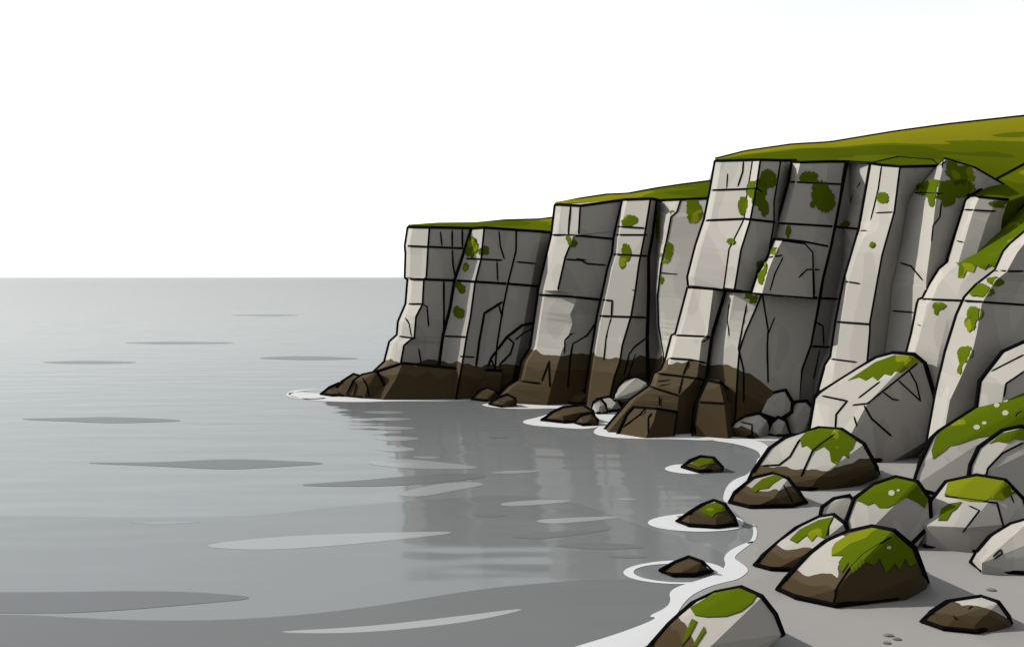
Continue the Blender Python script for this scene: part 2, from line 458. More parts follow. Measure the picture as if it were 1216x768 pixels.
cliff('sea_cliff', 'tallest pale cliff with a stepped brown foot in the water, grass along its top', 'cliff',
      [(t1a,'rock_column',None),(t1b,'stepped_foot',None),(step_l,'rock_ledge',None),(step_r,'rock_ledge',None),(t1c,'rock_column',None),(t2,'rock_column',None),(slab,'rock_slab',None),(t3,'rock_column',None),(t4,'rock_column',None),(t5,'rock_column',None)],
      rock_mat(2.55, .55, 8.6, sc_=.36), [near_turf, [hood, hood_bv]],
      cracks=[([(845,226),(875,225),(899,224),(906,230)],1.0),([(838,262),(885,260),(921,264)],1.2),([(818,341),(860,343),(905,349),(973,354)],1.3),
              ([(883,191),(882,204),(876,222)],.8),([(864,206),(863,224)],.6),([(799,398),(845,400)],1.1),([(833,407),(845,399)],.8),([(791,425),(820,427),(839,431)],1.0),([(818,428),(811,445)],.8),
              ([(778,443),(812,447),(838,451)],1.1),([(772,459),(807,470)],1.1),([(811,448),(806,468)],.9),([(780,453),(797,451)],.6),([(782,458),(797,456)],.6),
              ([(783,470),(783,484)],.8),([(740,507),(760,492),(767,484)],.8),([(770,515),(770,496),(774,490)],.9),
              ([(838,450),(858,455),(865,478)],1.0),([(828,477),(862,479)],.9),([(822,488),(826,516)],1.0),
              ([(888,355),(877,414),(883,439),(883,478)],.9),([(905,349),(912,392),(911,410),(912,455)],.9),([(920,376),(912,397)],.7),([(866,360),(864,380),(866,400)],.6),
              ([(938,216),(1000,219)],.9),([(924,265),(991,269),(1021,272)],1.1),([(921,283),(955,287),(986,293)],1.0),([(912,306),(930,303)],.8),([(930,305),(920,325),(914,346)],.8),([(948,330),(958,320),(974,320)],.8),([(966,320),(967,352)],.8),
              ([(973,354),(996,355)],1.0),([(968,382),(977,387),(978,410)],.8),([(961,411),(987,412)],1.0),([(973,415),(966,450)],.7),
              ([(1047,197),(1043,225),(1034,262)],.8),([(1040,253),(1061,252)],.8),([(1021,274),(1030,274)],.7),([(1003,334),(1022,337)],.8),([(993,382),(1034,385)],1.0),([(987,426),(1018,430)],.8),([(1026,210),(1013,232),(1010,241)],.7),
              ([(1069,312),(1082,316),(1096,333)],.8),([(1060,369),(1085,371)],.8),([(1086,229),(1122,230)],.9),([(1144,231),(1155,233)],.9),([(1118,240),(1116,258),(1108,268),(1106,288)],.7),([(1119,200),(1121,183)],.8),([(1115,197),(1124,192),(1126,191)],.6)],
      moss=[blob(892,225,16,11,20), blob(912,214,11,13,21), blob(881,247,7,14,22), blob(905,242,6,13,23), blob(897,237,4,9,24), blob(869,285,6,5,25),
            blob(958,215,13,10,26), blob(978,235,14,18,27), blob(966,245,4,6,28), blob(936,275,4,8,29), blob(920,298,6,5,30), blob(906,325,7,16,31), blob(892,354,7,9,32), blob(1003,267,6,5,33),
            blob(1047,234,8,8,34), blob(1035,291,3.5,3.5,35), blob(1124,220,28,14,36), blob(1135,205,22,16,37), blob(1127,238,8,9,38), blob(1107,239,5,9,39), blob(1098,224,9,7,40)],
      base=Vector((11, 39, 0)))

# ================================================================== BUTTRESSES AT THE RIGHT
T6L = [(1154,233),(1147,238),(1144,249),(1132,286),(1122,320),(1110,360)]
b6 = column([(T6L,35.6,34.9,2),([(1163,234),(1156,250),(1140,305),(1125,360)],34.4,33.8,0),([(1184,236),(1172,262),(1160,300),(1150,360)],34.2,33.6,0),([(1197,237),(1190,260),(1185,300),(1180,360)],34.6,34.0,0)], back=3)
fold = MB()
def grass_fold(mb, front, backl):
    a = [P(*p) for p in front]; b = [P(*p) for p in backl]; n = len(a)
    low = [p + Vector((.4, 1.5, -3)) for p in a]; far = [p + Vector((1.5, 3, -2)) for p in b]
    mb.add(a + b + low + far, [[i, i + 1, n + i + 1, n + i] for i in range(n - 1)] + [[i, i + 1, 2 * n + i + 1, 2 * n + i] for i in range(n - 1)] + [[n + i, n + i + 1, 3 * n + i + 1, 3 * n + i] for i in range(n - 1)], 0)
    mb.tube(b, 1.8, 1)
    return mb
g6 = grass_fold(MB(), [(1155,235,35.5),(1175,237,34.6),(1197,239,34.6),(1235,226,36.5)], [(1154,232,35.7),(1177,216,38),(1216,195,42),(1260,172,47)])
cliff('rock_buttress', 'small pale buttress under a grassy fold, highest of the rocks at the right edge', 'rock buttress',
      [(b6,'rock_column',None)], rock_mat(None, sc_=.37), [[g6, None]],
      cracks=[([(1145,249),(1183,251)],.9),([(1136,286),(1145,288)],.7)], moss=[blob(1190,243,14,5,50)], base=Vector((16.6, 37, 0)))
B1L = [(1262,212),(1216,246),(1186,270),(1148,293),(1125,311.7),(1115.6,319.5),(1104,338),(1096,354),(1091,356),(1089.5,361),(1083,395),(1076.5,420),(1068,500)]
B2L = [(1290,225),(1216,276),(1200,289.5),(1192,298.6),(1182,321),(1158.5,339),(1145.5,353),(1136,374),(1123,416),(1111.7,465),(1100,530)]
b1 = column([(B1L,35.6,34.8,2),([(1272,216),(1222,250),(1196,272),(1160,297),(1136,315),(1126,323),(1113,340),(1106,356),(1101,361),(1092,400),(1086,420),(1078,505)],34.4,33.8,0),([(1285,228),(1226,265),(1205,282),(1178,302),(1152,325),(1140,340),(1134,355),(1125,379),(1115,420),(1100,520)],33.7,33.2,0),([(1300,232),(1220,277),(1204,290),(1196,299),(1186,321),(1162,339),(1149,353),(1140,374),(1127,416),(1115,465),(1104,530)],32.9,33.5,0)], back=4)
g5 = grass_fold(MB(), [(1172,279,36.0),(1182,280,35.6),(1206,268,36.3),(1262,226,38.2)], [(1172,275,36.5),(1177,262,37.5),(1197,236,39.5),(1262,168,45)])
cliff('rock_buttress', 'leaning pale buttress with a grassy shoulder behind the largest square boulder', 'rock buttress',
      [(b1,'rock_column',None)], rock_mat(None, sc_=.38), [[g5, None]],
      cracks=[([(1092,355),(1145,357)],1.1),([(1089,385),(1097,388)],.6)],
      moss=[[(1132,308),(1148,294),(1186,271),(1216,247),(1240,231),(1250,250),(1216,276),(1200,289),(1191,300),(1182,318),(1174,314),(1170,321),(1160,316),(1156,324),(1148,322),(1144,330),(1138,330),(1139,316)], blob(1113,362,10,6,53), blob(1112,368,4,6,54)], base=Vector((15, 34, 0)))
b2 = column([(B2L,32.4,31.8,2),([(1298,231),(1222,282),(1208,300),(1195,323),(1182,333),(1166,360),(1160,395),(1156,412),(1140,450),(1128,475),(1118,530)],30.8,30.2,0),([(1360,260),(1345,330),(1330,420),(1330,540)],33.4,32.8,0)], back=4)
cliff('rock_buttress', 'broad dark-faced buttress with a mossy pale edge, cut by the right frame edge', 'rock buttress',
      [(b2,'rock_column',None)], rock_mat(None, sc_=.39),
      cracks=[([(1145,357),(1216,362),(1300,366)],1.1),([(1182,322),(1216,322)],1.0)],
      moss=[blob(1166,344,15,8,55), blob(1157,372,10,9,56), blob(1152,382,6,12,57), blob(1146,424,9,12,58), blob(1141,434,4,9,59), blob(1180,333,10,6,60)], base=Vector((18, 33, 0)))

# ================================================================== LOOSE ROCKS
GRP_B, GRP_W = 'loose boulders on the beach', 'wave washed rocks at the foot of the cliffs'
def boulder(name, label, cat, out, inner, tide=None, slope=0.0, x0=0.0, moss=(), cracks=(), group=None, d0=None, ink=2.0, tone=1.0, lichen=()):
    gp = [p for p in out if p[2] == 'g'] + [p for p in inner if p[2] == 'g']
    if d0 is None: d0 = dg(max(p[1] for p in gp))
    W = (max(p[0] for p in out) - min(p[0] for p in out)) / F * d0
    rx = inner[0][0]; xm = max(p[0] for p in out)
    out = [p if p[2] == 'g' else (p[0], p[1], p[2] * (1 - .55 * max(0, min(1, 1.6 * (p[0] - rx) / max(1, xm - rx))))) for p in out]
    def pos(p): return G(p[0], p[1]) if p[2] == 'g' else P(p[0], p[1], d0 + p[2] * W)
    ring = [pos(p) for p in out]; ins = [pos(p) for p in inner]
    cx = sum(p[0] for p in out) / len(out); cy = sum(p[1] for p in out) / len(out)
    back = []
    dmax = max(v.y for v in ring)
    for p in out:
        v = P(cx + (p[0] - cx) * .72, cy + (p[1] - cy) * .72, max(dmax, d0 + .75 * W) + .12 * W)
        if v.z < -.25: v.z = -.25
        back.append(v)
    for p in list(back):
        if gp and p.z < .6: back.append(Vector((p.x, p.y, -.25)))
    low = [Vector((v.x, v.y, -.25)) for v, p in zip(ring, out) if p[2] == 'g']
    bm = bmesh.new()
    for v in ring + ins + back + low: bm.verts.new(v)
    r = bmesh.ops.convex_hull(bm, input=bm.verts[:])
    bmesh.ops.delete(bm, geom=[g for g in r['geom_interior'] if isinstance(g, bmesh.types.BMVert)], context='VERTS')
    bmesh.ops.delete(bm, geom=[v for v in bm.verts if not v.link_faces], context='VERTS')
    bm.normal_update()
    bmesh.ops.recalc_face_normals(bm, faces=bm.faces[:])
    mb = MB(); bm.verts.index_update()
    mb.add([v.co.copy() for v in bm.verts], [[v.index for v in f.verts] for f in bm.faces], 0)
    hidden = []
    for e in bm.edges:
        if len(e.link_faces) == 2 and e.calc_face_angle(0) > .6:
            if all(f.normal.dot(f.calc_center_median() - EYE) > 0 for f in e.link_faces): 
                a, b = e.verts[0].co.copy(), e.verts[1].co.copy()
                if max(a.z, b.z) > .05: hidden.append((a, b))
    bm.free()
    bv = bvh_of(mb)
    ink *= 1.4
    mb.tube([v + Vector((0, 0, .03 + ink * .5 * v.y / F)) if p[2] == 'g' else v for v, p in zip(ring, out)], ink, 1, closed=True)
    for a, b in hidden:
        k = (a.y + b.y) * .5
        mb.tube([a, b], ink * .7, 1)
    for pts, r in cracks: carve([(mb, bv)], pts, r)
    base = Vector((sum(v.x for v in ring) / len(ring), sum(v.y for v in ring) / len(ring), 0 if gp else min(v.z for v in ring)))
    o = mb.build(name, [rock_mat(tide, slope, x0, tone, .55), INK], None, base, smooth=13)
    tag(o, label, cat, group)
    for poly in moss:
        r = patch([(mb, bv)], poly, off=.02)
        if r: r[0].build('moss_patch', [MOSS], o, base)
    for poly in lichen:
        r = patch([(mb, bv)], poly, off=.035, grid=2.0)
        if r: r[0].build('lichen_spot', [LICHEN], o, base)
    return o
g = 'g'
# foot of the far headland
boulder('wet_rock','smallest brown rock at the seaward tip of the far headland, ringed by foam','rock',[(381,469,g),(391,460,.4),(402,455,.5),(410,462,.4),(410,470,g),(395,471,g)],[(402,466,.1)],2.5,group=GRP_W,ink=1.3)
boulder('wet_rock','slanting brown rock second from the seaward tip of the far headland','rock',[(393,469,g),(406,453,.4),(420,444,.5),(431,447,.4),(433,471,g),(405,471,g)],[(420,460,.1),(425,450,.3)],2.5,group=GRP_W,ink=1.3,d0=49.5)
boulder('wet_rock','ribbed brown rock leaning against the far headland, third from its tip','rock',[(411,471,g),(420,452,.35),(430,445,.5),(448,441,.5),(456,456,.3),(458,473,g),(430,473,g)],[(430,452,.2),(440,472,g),(436,460,.08)],2.5,cracks=[([(430,448),(436,458),(438,471)],.8),([(424,455),(420,470)],.7)],group=GRP_W,ink=1.3,d0=48.8)
boulder('wet_rock','low black-brown rock in the shadow where far and middle headlands meet','rock',[(560,475,g),(567,465,.3),(578,460,.4),(589,464,.3),(594,475,g),(576,477,g)],[(580,470,.08)],2.5,group=GRP_W,ink=1.3)
boulder('wet_rock','small brown rock at the left foot of the middle headland','rock',[(581,481,g),(589,473,.3),(602,468,.4),(612,473,.3),(613,482,g),(595,484,g)],[(601,476,.1)],2.5,group=GRP_W,ink=1.3)
boulder('wet_rock','rounded brown rock against the middle headland, above the flat foam-ringed rock','rock',[(667,479,g),(677,468,.4),(690,463,.5),(700,467,.4),(704,480,g),(685,481,g)],[(692,472,.1)],2.5,group=GRP_W,ink=1.4)
boulder('wet_rock','flat wide dark brown rock lying in a pool of foam off the middle headland','rock',[(643,500,g),(655,490,.3),(668,484,.42),(692,481,.5),(704,488,.4),(708,500,g),(670,503,g)],[(685,490,.1),(668,494,.05)],2.5,group=GRP_W,ink=1.6)
boulder('wet_rock','small black rock in front of the flat foam-ringed rock','rock',[(682,503,g),(690,493,.4),(702,490,.5),(710,499,.3),(710,505,g),(692,506,g)],[(701,497,.12)],2.5,group=GRP_W,ink=1.5)
boulder('grey_rock','little grey rock beside the long grey slab, between flat rock and stepped foot','rock',[(702,489,g),(705,477,.4),(713,473,.5),(719,480,.4),(721,491,g),(710,492,g)],[(712,482,.1)],None,group=GRP_W,ink=1.3)
boulder('grey_rock','low grey slab behind the little grey rock, left of the round grey boulder','rock',[(705,487,g),(708,474,.3),(722,471,.4),(734,475,.35),(739,488,g),(722,490,g)],[(722,478,.12)],None,group=GRP_W,ink=1.3,d0=44.6)
boulder('grey_boulder','round pale grey boulder against the left side of the stepped brown foot','boulder',[(729,474,.1),(732,461,.35),(742,451,.5),(757,447,.55),(769,453,.5),(775,470,.3),(770,482,g),(738,479,g)],[(745,458,.25),(760,462,.15)],None,group=GRP_W,ink=1.5,d0=44.4)
# foot of the tall cliff, on the sand
boulder('grey_rock','grey block with brown lower left face, front of the pile under the tall cliff','rock',[(865,517,g),(870,504,.3),(884,495,.5),(903,491,.55),(912,498,.45),(914,516,g),(892,521,g)],[(893,504,.12),(893,519,.0)],.40,.5,8.6,group=GRP_W,ink=1.8,cracks=[([(876,500),(893,504),(893,520)],.8)])
boulder('grey_rock','topmost rounded grey rock of the pile under the tall cliff','rock',[(902,491,.2),(904,478,.35),(917,467,.5),(933,463,.5),(941,477,.4),(940,489,.3),(925,499,.15)],[(916,479,.2),(932,486,.1)],None,group=GRP_W,ink=1.8,d0=37.6)
boulder('grey_rock','smallest dark rock tucked in the middle of the pile under the tall cliff','rock',[(912,517,g),(916,502,.25),(924,495,.35),(933,499,.3),(938,517,g),(925,519,g)],[(924,506,.1)],None,group=GRP_W,ink=1.6)
boulder('grey_rock','dark grey rock at the right back of the pile, touching the large square boulder','rock',[(928,515,g),(934,489,.25),(945,477,.35),(958,476,.35),(966,485,.3),(969,515,g),(950,518,g)],[(944,496,.1),(946,517,g)],None,group=GRP_W,ink=1.7)
# the beach
boulder('boulder','largest square grey boulder with moss on its peak, in front of the cliff','boulder',
  [(957,537,g),(968,470,.45),(1005,447,.55),(1040,425,.65),(1062,419,.7),(1086,421,.7),(1098,431,.62),(1109,468,.5),(1114,515,.40),(1100,537,g),(1042,549,g),(992,549,g)],
  [(1030,479,.10),(1088,433,.52),(1039,524,.02)],None,
  moss=[[(1007,452),(1040,430),(1062,422),(1084,423),(1092,429),(1070,442),(1062,441),(1058,446),(1050,444),(1042,452),(1036,447),(1028,452),(1020,448)]],
  cracks=[([(976,470),(1006,476),(993,492),(992,509)],1.0),([(1019,473),(1045,453)],.9),([(1012,481),(1030,479),(1050,463),(1090,431)],.9),([(1026,481),(1035,497),(1059,518)],1.0),([(1048,465),(1060,474),(1068,475)],.8),([(1066,451),(1093,476),(1088,455),(1079,439)],.8),([(1014,494),(1018,507)],.8)],group=GRP_B,ink=2.1)
boulder('boulder','wide mossy boulder with brown and black lower half before the square boulder','boulder',
  [(889,572,g),(894,560,.25),(913,533,.4),(930,521,.5),(950,516,.55),(972,508,.6),(1000,510,.6),(1026,527,.5),(1041,555,.38),(1044,563,g),(1010,577,g),(960,583,g),(910,580,g)],
  [(972,567,.02),(987,547,.14),(962,534,.25),(990,524,.4)],.52,-.2,8.7,
  moss=[[(950,521),(958,513),(975,509),(1000,511),(1016,523),(1012,533),(1008,536),(1008,544),(1000,540),(994,552),(987,548),(985,536),(978,530),(966,536),(958,529),(952,531)]],
  cracks=[([(950,521),(938,542),(925,552),(905,553)],1.0),([(992,515),(975,527),(965,535),(951,566)],1.0)],group=GRP_B)
boulder('boulder','flat boulder streaked with moss at the waterline, below the wide mossy boulder','boulder',
  [(866,598,g),(872,585,.3),(893,568,.5),(918,562,.55),(936,568,.5),(950,586,.4),(958,598,g),(940,603,g),(890,604,g)],[(918,592,.03),(930,573,.35)],.42,-.35,7.0,
  moss=[[(892,580),(905,569),(920,564),(931,566),(918,574),(912,580),(902,581),(897,585)]],cracks=[([(930,575),(942,597)],.7)],group=GRP_B,ink=1.9)
boulder('sea_rock','smallest mossy rock out in the water, nearest the cliffs','rock',[(810,556,g),(819,547,.4),(832,542,.5),(848,544,.5),(858,555,.3),(858,560,g),(830,562,g)],[(842,551,.15)],.7,0,0,moss=[[(820,550),(832,544),(846,545),(849,550),(840,551),(830,554)]],group='rocks standing in the water',ink=1.8)
boulder('sea_rock','peaked mossy rock in the water inside a white foam ring','rock',[(804,621,g),(818,609,.3),(832,600,.42),(848,594,.5),(861,599,.45),(872,615,.3),(876,625,g),(850,628,g),(818,626,g)],[(850,613,.12),(849,602,.35)],.40,-.3,5.0,moss=[[(831,606),(840,599),(850,597),(858,600),(862,606),(850,609),(846,614),(838,611)]],group='rocks standing in the water',ink=1.9)
boulder('sea_rock','bare brown rock in the water in a foam ring, nearest the camera','rock',[(784,680,g),(800,668,.4),(818,661,.5),(834,667,.4),(846,680,g),(825,685,g),(798,685,g)],[(815,673,.15),(818,683,.02)],2.0,group='rocks standing in the water',ink=1.9)
boulder('boulder','big boulder cut by the bottom frame edge, moss cap over brown and grey streaks','boulder',
  [(752,790,g),(772,766,.2),(795,740,.35),(822,716,.45),(850,703,.55),(880,697,.6),(905,708,.55),(921,729,.45),(930,752,.35),(905,768,g),(860,792,g),(800,800,g)],
  [(846,765,.05),(862,736,.22)],.62,.9,2.6,
  moss=[[(820,722),(848,705),(878,699),(900,705),(893,716),(880,726),(862,732),(840,733),(826,731)],[(822,735),(828,738),(818,757),(810,766),(814,750)],[(836,744),(838,750),(826,768),(822,768)]],group=GRP_B,ink=2.3)
boulder('boulder','low slanting boulder with dark right side, behind the front mossy boulder','boulder',
  [(896,673,g),(905,660,.25),(925,643,.4),(945,627,.5),(972,614,.6),(990,611,.6),(1003,621,.5),(1012,640,.4),(1000,668,g),(950,679,g),(915,678,g)],[(984,630,.3),(958,657,.06)],.40,0,0,
  moss=[[(938,641),(950,629),(972,618),(990,614),(984,626),(980,640),(970,636),(964,643),(958,636),(946,645)]],cracks=[([(990,613),(984,625),(983,638)],.8)],group=GRP_B)
boulder('boulder','small pale boulder with no moss, pressed against the left of a round mossy one','boulder',
  [(971,625,.1),(976,602,.35),(990,592,.45),(1009,588,.5),(1018,600,.4),(1016,640,g),(975,642,g)],[(1003,604,.2)],None,group=GRP_B,ink=1.9)
boulder('boulder','rounded boulder with a broad moss crown and pale lichen spots, behind the front mossy boulder','boulder',
  [(1005,618,.25),(1014,592,.42),(1038,575,.5),(1064,566,.55),(1090,572,.55),(1104,592,.42),(1106,622,.3),(1078,653,g),(1010,652,g)],[(1054,608,.1),(1072,590,.35),(1052,651,g)],None,
  moss=[[(1016,594),(1038,577),(1064,568),(1088,573),(1104,588),(1098,603),(1090,597),(1076,590),(1066,597),(1054,603),(1044,603),(1038,597),(1030,600),(1022,596)]],lichen=[blob(1059,586,4,3.5,70,12,.1),blob(1067,583,2,1.5,71,10,.1)],group=GRP_B)
boulder('boulder','front mossy boulder, moss hanging in points over its black right face','boulder',
  [(923,702,g),(932,688,.3),(958,660,.42),(980,643,.5),(1008,631,.6),(1035,625,.62),(1062,630,.55),(1086,650,.5),(1097,680,.4),(1102,693,g),(1065,713,g),(992,722,g),(945,712,g)],
  [(990,700,.03),(1006,676,.14),(1026,654,.3)],.46,-1.2,6.0,
  moss=[[(992,645),(1010,634),(1036,627),(1060,632),(1082,652),(1088,668),(1080,672),(1074,662),(1068,676),(1062,668),(1052,680),(1044,662),(1038,671),(1028,667),(1012,680),(1008,668),(1000,680),(996,668),(1002,660),(988,660),(988,652)]],
  cracks=[([(1060,636),(1025,658),(1008,676),(994,697),(989,720)],1.0)],lichen=[blob(1055,650,2.5,2.2,72,10,.1)],group=GRP_B,ink=2.4)
boulder('boulder','angular pale boulder with a flat moss cap, at the right edge of the beach','boulder',
  [(1082,642,g),(1087,620,.25),(1106,594,.4),(1123,572,.55),(1160,564,.6),(1194,570,.55),(1215,592,.45),(1224,622,.35),(1205,655,g),(1155,656,g),(1100,651,g)],
  [(1122,591,.32),(1184,598,.25),(1150,626,-.04),(1196,622,.0),(1102,624,.1)],None,
  moss=[[(1122,588),(1126,573),(1160,566),(1194,571),(1208,584),(1190,594),(1176,592),(1168,596),(1150,595),(1138,592)],[(1114,618),(1118,604),(1128,598),(1142,596),(1136,604),(1130,608),(1124,618)]],
  cracks=[([(1122,589),(1184,597),(1192,627)],1.0),([(1150,600),(1163,606),(1143,632)],.8),([(1199,585),(1204,597)],.8)],group=GRP_B)
boulder('boulder','smooth pale boulder cut by the right edge, before the angular moss-capped one','boulder',
  [(1153,670,g),(1160,655,.25),(1175,637,.4),(1200,622,.5),(1228,614,.55),(1260,630,.4),(1270,670,g),(1216,683,g),(1166,681,g)],[(1195,660,.05),(1166,668,.02),(1225,660,.05),(1205,635,.35)],None,cracks=[([(1179,661),(1188,652),(1190,657),(1180,664)],.8)],group=GRP_B)
boulder('boulder','low moss-free boulder alone on the sand at the lower right','boulder',
  [(1094,740,g),(1105,727,.3),(1125,714,.45),(1165,708,.55),(1186,715,.5),(1198,732,.35),(1201,742,g),(1160,753,g),(1120,749,g)],[(1157,742,.05),(1178,718,.38),(1135,732,.15)],.34,.35,8.0,cracks=[([(1132,731),(1137,736)],.9),([(1150,723),(1155,719)],.7)],group=GRP_B,ink=2.2)
boulder('boulder','long sloping boulder blanketed in moss with lichen spots, at the right under the buttress','boulder',
  [(1083,578,.05),(1092,550,.15),(1106,520,.3),(1115,512,.35),(1165,480,.6),(1216,463,.75),(1280,450,.8),(1300,520,.6),(1260,590,g),(1120,592,g)],[(1142,535,.16),(1205,502,.42),(1118,525,.28)],None,
  moss=[[(1112,518),(1120,511),(1165,482),(1216,465),(1240,462),(1240,500),(1210,505),(1185,516),(1160,520),(1140,527),(1128,530),(1118,538),(1108,545),(1106,535)]],
  lichen=[blob(1160,508,4,3,73,12,.1),blob(1169,503,3,2,74,10,.1),blob(1194,491,4,3.2,75,12,.1),blob(1184,482,3.5,2.5,76,10,.1),blob(1194,476,3.5,2.5,77,10,.1)],cracks=[([(1216,487),(1208,491),(1205,497)],.8)],group=GRP_B)
boulder('boulder','pale rock with thin moss on top, before the long mossy boulder at the right','boulder',
  [(1148,580,.05),(1152,552,.15),(1162,531,.25),(1190,511,.38),(1212,506,.42),(1260,518,.42),(1275,590,.1),(1210,604,g),(1150,598,g)],[(1172,560,.04),(1168,535,.2),(1205,530,.22)],None,
  moss=[[(1175,527),(1190,515),(1212,509),(1240,515),(1230,524),(1205,521),(1196,526),(1184,524)]],cracks=[([(1170,570),(1173,556),(1190,538),(1216,525)],1.0)],group=GRP_B)
boulder('boulder','pale angular block against the dark buttress, above the long mossy boulder','boulder',
  [(1157,500,.2),(1163,453,.3),(1190,418,.45),(1216,406,.5),(1270,400,.5),(1295,500,.3),(1260,577,g),(1168,570,g)],[(1193,456,.12),(1207,432,.28),(1188,490,.08)],None,cracks=[([(1177,441),(1216,421)],.9),([(1192,472),(1195,455),(1216,441)],.9)],group=GRP_B)
boulder('boulder','dark rounded rock wedged between the buttress foot and the pale angular block','boulder',
  [(1132,505,.1),(1139,479,.3),(1158,464,.4),(1176,480,.3),(1178,548,g),(1135,543,g)],[(1156,490,.1)],None,group=GRP_B,ink=1.7)
# stones pressed in the sand
PEB = flat('pebble_grey', (.07, .07, .07))
def pebble(label, px, py, w):
    o_ = G(px, py); bm = bmesh.new()
    bmesh.ops.create_icosphere(bm, subdivisions=2, radius=1)
    for v in bm.verts:
        k = 1 + .22 * noise.noise(v.co * 1.4 + Vector((px, py, 0)))
        v.co = Vector((v.co.x * w * k, v.co.y * w * .75 * k, v.co.z * w * .22 * k + .02))
    me = bpy.data.meshes.new('pebble'); bm.to_mesh(me); bm.free(); me.materials.append(PEB)
    o = bpy.data.objects.new('pebble', me); col.objects.link(o); o.location = o_
    tag(o, label, 'pebble', 'pebbles on the sand')
pebble('upper left of three flat pebbles near the bottom edge, left of the moss-free boulder', 1055, 755, .085)
pebble('right of three flat pebbles near the bottom edge, left of the moss-free boulder', 1065, 759.5, .075)
pebble('lower left of three flat pebbles near the bottom edge, left of the moss-free boulder', 1053, 764, .07)
pebble('lone flat pebble on the sand behind the moss-free boulder', 1177, 701, .10)

# ================================================================== WATER, SAND, FOAM
def ground_poly(mb, px_poly, z, mi=0, smooth=2):
    pts = [Vector(p) for p in px_poly]
    for _ in range(smooth):                       # rounded, wave-drawn outline
        q = []
        for i in range(len(pts)):
            a, b = pts[i], pts[(i + 1) % len(pts)]
            q += [a * .75 + b * .25, a * .25 + b * .75]
        pts = q
    n = len(pts)
    vs, es, fs, *_ = delaunay_2d_cdt(pts, [], [list(range(n))], 1, 1e-5)
    mb.add([G(v[0], v[1], z) for v in vs], [list(f) for f in fs], mi)
def water_var(name, c, rough, power, tint=.47, bump=.3):
    """grey sea: dull body colour under a sheen that grows towards grazing view; the small waves dull the sheen"""
    m = bpy.data.materials.new(name); m.use_nodes = True; nt = m.node_tree
    nt.nodes.remove(nt.nodes['Principled BSDF'])
    f = noise_tex(nt, .7, 1.0, .30, 1.0, 1)
    bp = nt.nodes.new('ShaderNodeBump'); bp.inputs['Strength'].default_value = bump; bp.inputs['Distance'].default_value = .15
    nt.links.new(f, bp.inputs['Height'])
    d = nt.nodes.new('ShaderNodeBsdfDiffuse'); d.inputs['Color'].default_value = lin(c)
    gl = nt.nodes.new('ShaderNodeBsdfGlossy'); gl.inputs['Color'].default_value = lin((tint * .95, tint, tint * 1.035)); gl.inputs['Roughness'].default_value = rough
    nt.links.new(bp.outputs[0], gl.inputs['Normal'])
    fr = nt.nodes.new('ShaderNodeFresnel'); fr.inputs['IOR'].default_value = 1.33
    mx = nt.nodes.new('ShaderNodeMixShader')
    nt.links.new(math_n(nt, 'POWER', fr.outputs[0], power), mx.inputs[0])
    nt.links.new(d.outputs[0], mx.inputs[1]); nt.links.new(gl.outputs[0], mx.inputs[2])
    nt.links.new(mx.outputs[0], nt.nodes['Material Output'].inputs['Surface'])
    return m
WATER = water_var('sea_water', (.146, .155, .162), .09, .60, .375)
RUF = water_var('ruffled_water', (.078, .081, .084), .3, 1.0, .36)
PALE_SHEEN = water_var('pale_streak_and_sheen', (.185, .192, .197), .2, .8, .40)  # pale streaks; painted colour also breaks up the edge of the cliff reflection
DARK_BAND = water_var('darker_water_band', (.112, .118, .123), .10, .74, .42)  # darker body colour for the nearer band of sea
sea = MB()
def grid(mb, xs, ys, z):
    vs = [Vector((x, y, z)) for y in ys for x in xs]; n = len(xs)
    mb.add(vs, [[j * n + i, j * n + i + 1, (j + 1) * n + i + 1, (j + 1) * n + i] for j in range(len(ys) - 1) for i in range(n - 1)], 0)
grid(sea, [-20000, -400, -60, 0, 60, 400, 20000], [-40, 10, 40, 100, 400, 2000, 20000], 0)
tag(sea.build('sea_water', [WATER], up=True), kind='structure')
rip = MB(); layer = 0
